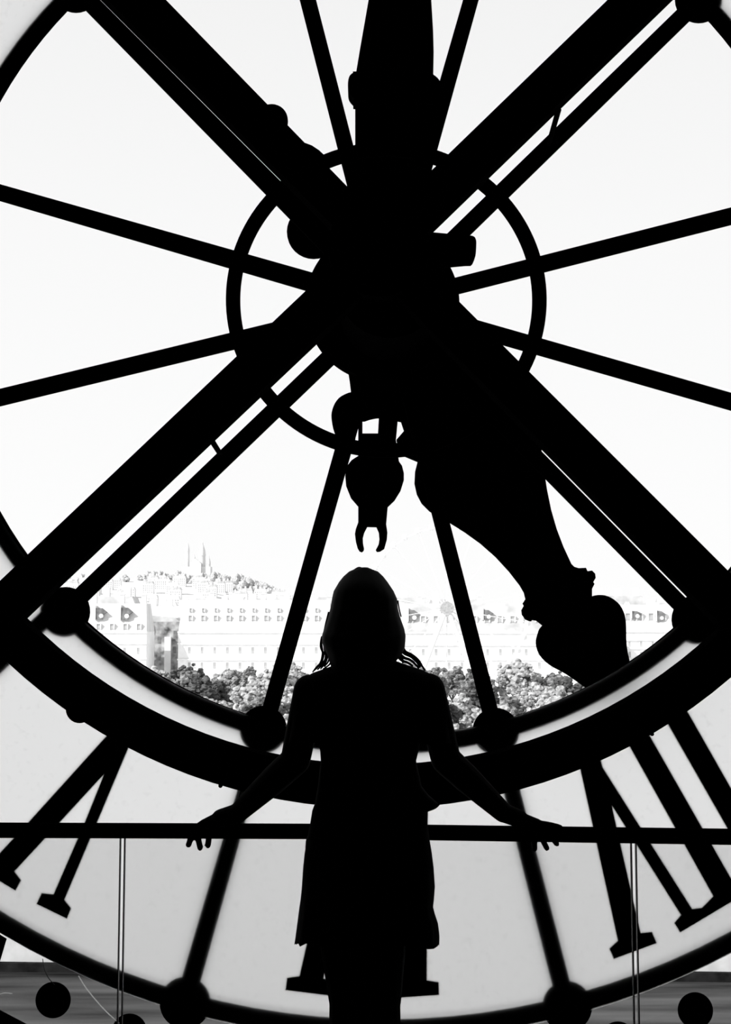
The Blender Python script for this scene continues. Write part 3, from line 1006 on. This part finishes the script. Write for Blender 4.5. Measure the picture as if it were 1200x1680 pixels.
palace('palace_wing', 'pale palace wing with dormers left of the dark gap', 120, 241, 470, 990, 1037, (1037, 1055, 1080),
       ((1068, 0.95), (1094, 0.95)), ((1028, 0.8),), 22, ((150, 985), (196, 985), (232, 986)))
palace('palace_wing', 'pale palace wing behind the ferris wheel', 655, 960, 500, 990, 1038, (1038, 1058, 1082),
       ((1070, 0.95), (1092, 0.95)), ((1016, 1.0),), 21, ((690, 988), (790, 988), (850, 986), (900, 987)), roof='roof2')
palace('palace_wing', 'pale palace wing right of the spade tipped clock hand', 1015, 1190, 520, 992, 1036, (1036, 1050, 1064, 1082),
       ((1057, 0.8), (1074, 0.9)), ((1012, 1.2),), 19, ((1034, 1000), (1070, 996), (1110, 994)))
# roof pavilions: a pale chimney wall, its cast shadow built as a dark wedge
for px, row, w, h, D, lab in ((166, 1006, 4.2, 4.8, 471.2, 'roof pavilion with solid shadow wedge and pale round gable nearest the left iron boss'), (208, 1006, 4.4, 5.2, 471.2, 'roof pavilion with solid shadow wedge and pale round gable beside the dark gap'),
                              (680, 1009, 4.6, 5.0, 501.3, 'roof pavilion with solid shadow wedge between the hair and the wheel hub'), (802, 1008, 4.2, 4.4, 501.3, 'roof pavilion with solid shadow wedge right of the wheel hub'),
                              (1046, 1008, 4.5, 3.4, 521.3, 'roof pavilion with solid shadow wedge just right of the spade tipped clock hand'), (1086, 1010, 4.0, 4.8, 521.3, 'roof pavilion with solid shadow wedge against the right iron boss')):
    z = zrow(row, D); x = xcol(px, D)
    o = thing('shadowed_pavilion', lab, 'roof', (x, D, z - h / 2))
    obj('body', prism([(x - w / 2, z - h / 2), (x - w / 2, z + h * .42), (x, z + h * .40), (x + w / 2, z + h * .08), (x + w * .2, z - h * .1), (x + w * .1, z - h / 2)], D, D + 5), M['slate'], o)  # dark wedge stands for the shadow cast by the chimney wall
    obj('chimney_wall', box(x - w / 2 - .6, x - w / 2, D - .3, D + 5, z - h / 2, z + h * .6), M['stone'], o)
    b = bmesh.new()
    dome(x + .1, z - h * .22, D, w * .2, .4, bm=b, sign=-1)
    obj('round_gable', b, M['stone'], o)
# the dark gap: a set-back side front, shade put into its wall colour
D = 500
o = thing('side_house', 'house front with shade-dark wall colour in the gap between two pale palace wings', 'building', (xcol(268, D), D, GZ))
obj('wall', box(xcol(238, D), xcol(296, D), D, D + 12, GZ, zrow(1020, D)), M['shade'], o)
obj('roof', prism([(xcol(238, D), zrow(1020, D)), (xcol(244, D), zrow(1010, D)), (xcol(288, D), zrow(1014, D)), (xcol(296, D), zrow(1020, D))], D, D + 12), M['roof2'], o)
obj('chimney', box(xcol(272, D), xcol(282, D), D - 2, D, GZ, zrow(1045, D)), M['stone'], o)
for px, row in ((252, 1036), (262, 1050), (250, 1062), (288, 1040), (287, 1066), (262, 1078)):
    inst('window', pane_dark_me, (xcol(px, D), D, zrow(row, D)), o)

# ------------------------------------------------------------------ roofs of the city and the hill
def ridge(px):
    """row of the hill's skyline"""
    pts = [(-400, 975), (0, 962), (120, 951), (200, 945), (290, 944), (350, 946), (400, 958), (450, 970), (520, 982), (700, 996), (1500, 1000)]
    for (a, ra_), (c, rc_) in zip(pts, pts[1:]):
        if a <= px <= c:
            return ra_ + (rc_ - ra_) * (px - a) / (c - a)
    return 1000
HD = 2800
b = bmesh.new()
grid = []
for px in range(-400, 1501, 20):
    zt = zrow(ridge(px), HD) - 6
    col = []
    for k, (y, f) in enumerate(((1700, 0), (2100, 0.3), (2450, 0.68), (2800, 1), (3100, 0.8), (3600, 0))):
        x = xcol(px, HD) * (y / HD) ** 0.2
        col.append(b.verts.new((x, y, -29 + (zt + 29) * f)))
    grid.append(col)
for i in range(len(grid) - 1):
    for k in range(5):
        b.faces.new((grid[i][k], grid[i + 1][k], grid[i + 1][k + 1], grid[i][k + 1]))
struct('hill', b, M['hill'], 'pale built up hill on the horizon')
def hill_z(px, y):
    zt = zrow(ridge(px), HD) - 6
    for (a, fa), (c, fc) in zip(((1700, 0), (2100, 0.3), (2450, 0.68)), ((2100, 0.3), (2450, 0.68), (2801, 1))):
        if a <= y <= c:
            return -29 + (zt + 29) * (fa + (fc - fa) * (y - a) / (c - a))
    return -29
# houses on the slope and in the plain
houses = []
for k in range(4):
    r = random.Random(50 + k)
    w, d, h = r.uniform(18, 34), 14, r.uniform(16, 24)
    b = box(-w / 2, w / 2, 0, d, -6, h)
    wm = shared('wall', b, M['stone2'])
    b = prism([(-w / 2, h), (-w / 2 + 2, h + 5), (w / 2 - 2, h + 5), (w / 2, h)], 0.5, d)
    rm = shared('roof', b, M['roof2'] if k % 2 else M['roof'])
    b = bmesh.new()
    for i in range(3):
        x = -w / 2 + w * (i + .5) / 3
        bbox(b, x - 1.5, x + 1.5, 3, 5, h + 3, h + 9)
    cm = shared('chimney_row', b, M['stone2'])
    b = bmesh.new()
    for i in range(int(w / 4)):
        for q in range(4):
            x = -w / 2 + 3 + 4 * i
            bbox(b, x - .8, x + .8, -.2, .2, 2 + q * 4.2, 4.4 + q * 4.2)
    nm = shared('window_rows', b, M['pane'])
    houses.append((wm, rm, cm, nm))
def house(x, y, z, label, group, s=1.0):
    o = thing('town_house', label, 'building', (x, y, z), group)
    o.scale = (s, s, s)
    for nm, me in zip(('wall', 'roof', 'chimneys', 'windows'), houses[rnd.randrange(4)]):
        k = bpy.data.objects.new(nm, me); C.objects.link(k); k.parent = o
placed = []
def free(x, y, d):
    if any(abs(x - a) < d and abs(y - c) < d * 0.8 for a, c in placed): return False
    placed.append((x, y)); return True
for i in range(150):
    y = rnd.uniform(1750, 2585)
    px = rnd.uniform(80, 560)
    if not free(xcol(px, HD) * (y / HD) ** 0.2, y, 37): continue
    house(xcol(px, HD) * (y / HD) ** 0.2, y, hill_z(px, y), 'small pale town house on the hillside below the basilica', 'houses on the hillside')
for i in range(70):
    y = rnd.uniform(680, 1500)
    px = rnd.uniform(120, 1120)
    if not free(xcol(px, y), y, 42): continue
    house(xcol(px, y), y, -29, 'pale town house with grey roof just above the palace roofs', 'town houses behind the palace', zrow(rnd.uniform(984, 1000), y) / 26 + 29 / 26)
# trees along the skyline
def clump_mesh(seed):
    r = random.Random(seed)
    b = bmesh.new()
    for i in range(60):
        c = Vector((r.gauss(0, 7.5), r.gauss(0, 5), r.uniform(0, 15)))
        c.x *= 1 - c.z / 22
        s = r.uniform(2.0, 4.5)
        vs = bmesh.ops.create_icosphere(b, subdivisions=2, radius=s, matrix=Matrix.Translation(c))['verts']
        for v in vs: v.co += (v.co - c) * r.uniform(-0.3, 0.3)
    return shared('crown', b, M['leaf_haze'])
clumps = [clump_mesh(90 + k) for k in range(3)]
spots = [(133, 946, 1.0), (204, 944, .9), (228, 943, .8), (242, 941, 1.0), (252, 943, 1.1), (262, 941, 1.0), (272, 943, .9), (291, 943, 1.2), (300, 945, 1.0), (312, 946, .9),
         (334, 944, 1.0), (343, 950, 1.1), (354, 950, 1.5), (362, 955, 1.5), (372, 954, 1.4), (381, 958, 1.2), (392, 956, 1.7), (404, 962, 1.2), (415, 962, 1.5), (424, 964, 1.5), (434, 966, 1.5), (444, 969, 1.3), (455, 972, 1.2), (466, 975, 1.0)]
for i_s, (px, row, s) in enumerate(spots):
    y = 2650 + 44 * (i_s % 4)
    o = thing('hill_tree', 'clump of trees in haze-pale colour along the hill skyline', 'tree', (xcol(px, y), y, zrow(row + 7, y) - 4), 'trees on the hill skyline')
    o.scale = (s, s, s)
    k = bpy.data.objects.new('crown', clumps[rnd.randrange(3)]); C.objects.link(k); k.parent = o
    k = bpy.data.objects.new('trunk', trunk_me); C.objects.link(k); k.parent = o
    k.location = (0, 0, -6)
# the basilica on the hilltop
BD = 2860
bx0, bz0 = un(322, 944, BD)
bas = thing('basilica', 'pale domed basilica with tall towers on the hilltop', 'church', (bx0, BD, bz0 - 8))
m1 = BD / F
def dome_tower(name, px, base, spring, top, half):
    x = xcol(px, BD)
    z0, z1, z2 = zrow(base, BD), zrow(spring, BD), zrow(top, BD)
    r = half * m1
    b = bmesh.new()
    loft(b, [(x, BD, z0, r, r), (x, BD, z1, r, r), (x, BD, z1 + .1, r * 1.1, r * 1.1), (x, BD, z1 + (z2 - z1) * .3, r * .95, r * .95), (x, BD, z1 + (z2 - z1) * .6, r * .6, r * .6),
             (x, BD, z1 + (z2 - z1) * .75, r * .3, r * .3), (x, BD, z1 + (z2 - z1) * .9, r * .22, r * .22), (x, BD, z2, r * .05, r * .05)], 16)
    obj(name, b, M['basil'], bas)
obj('nave', box(xcol(300, BD), xcol(346, BD), BD - 14, BD + 20, bz0 - 10, zrow(930, BD)), M['basil'], bas)
obj('porch', prism([(xcol(313, BD), bz0 - 10), (xcol(313, BD), zrow(925, BD)), (xcol(322, BD), zrow(917, BD)), (xcol(331, BD), zrow(925, BD)), (xcol(331, BD), bz0 - 10)], BD - 20, BD - 10), M['basil'], bas)
dome_tower('main_dome', 331, 940, 912, 888, 5.5)
dome_tower('bell_tower', 307, 944, 905, 889, 3.2)
dome_tower('small_dome', 318, 936, 924, 908, 3.0)
dome_tower('small_dome', 342, 938, 926, 911, 3.0)
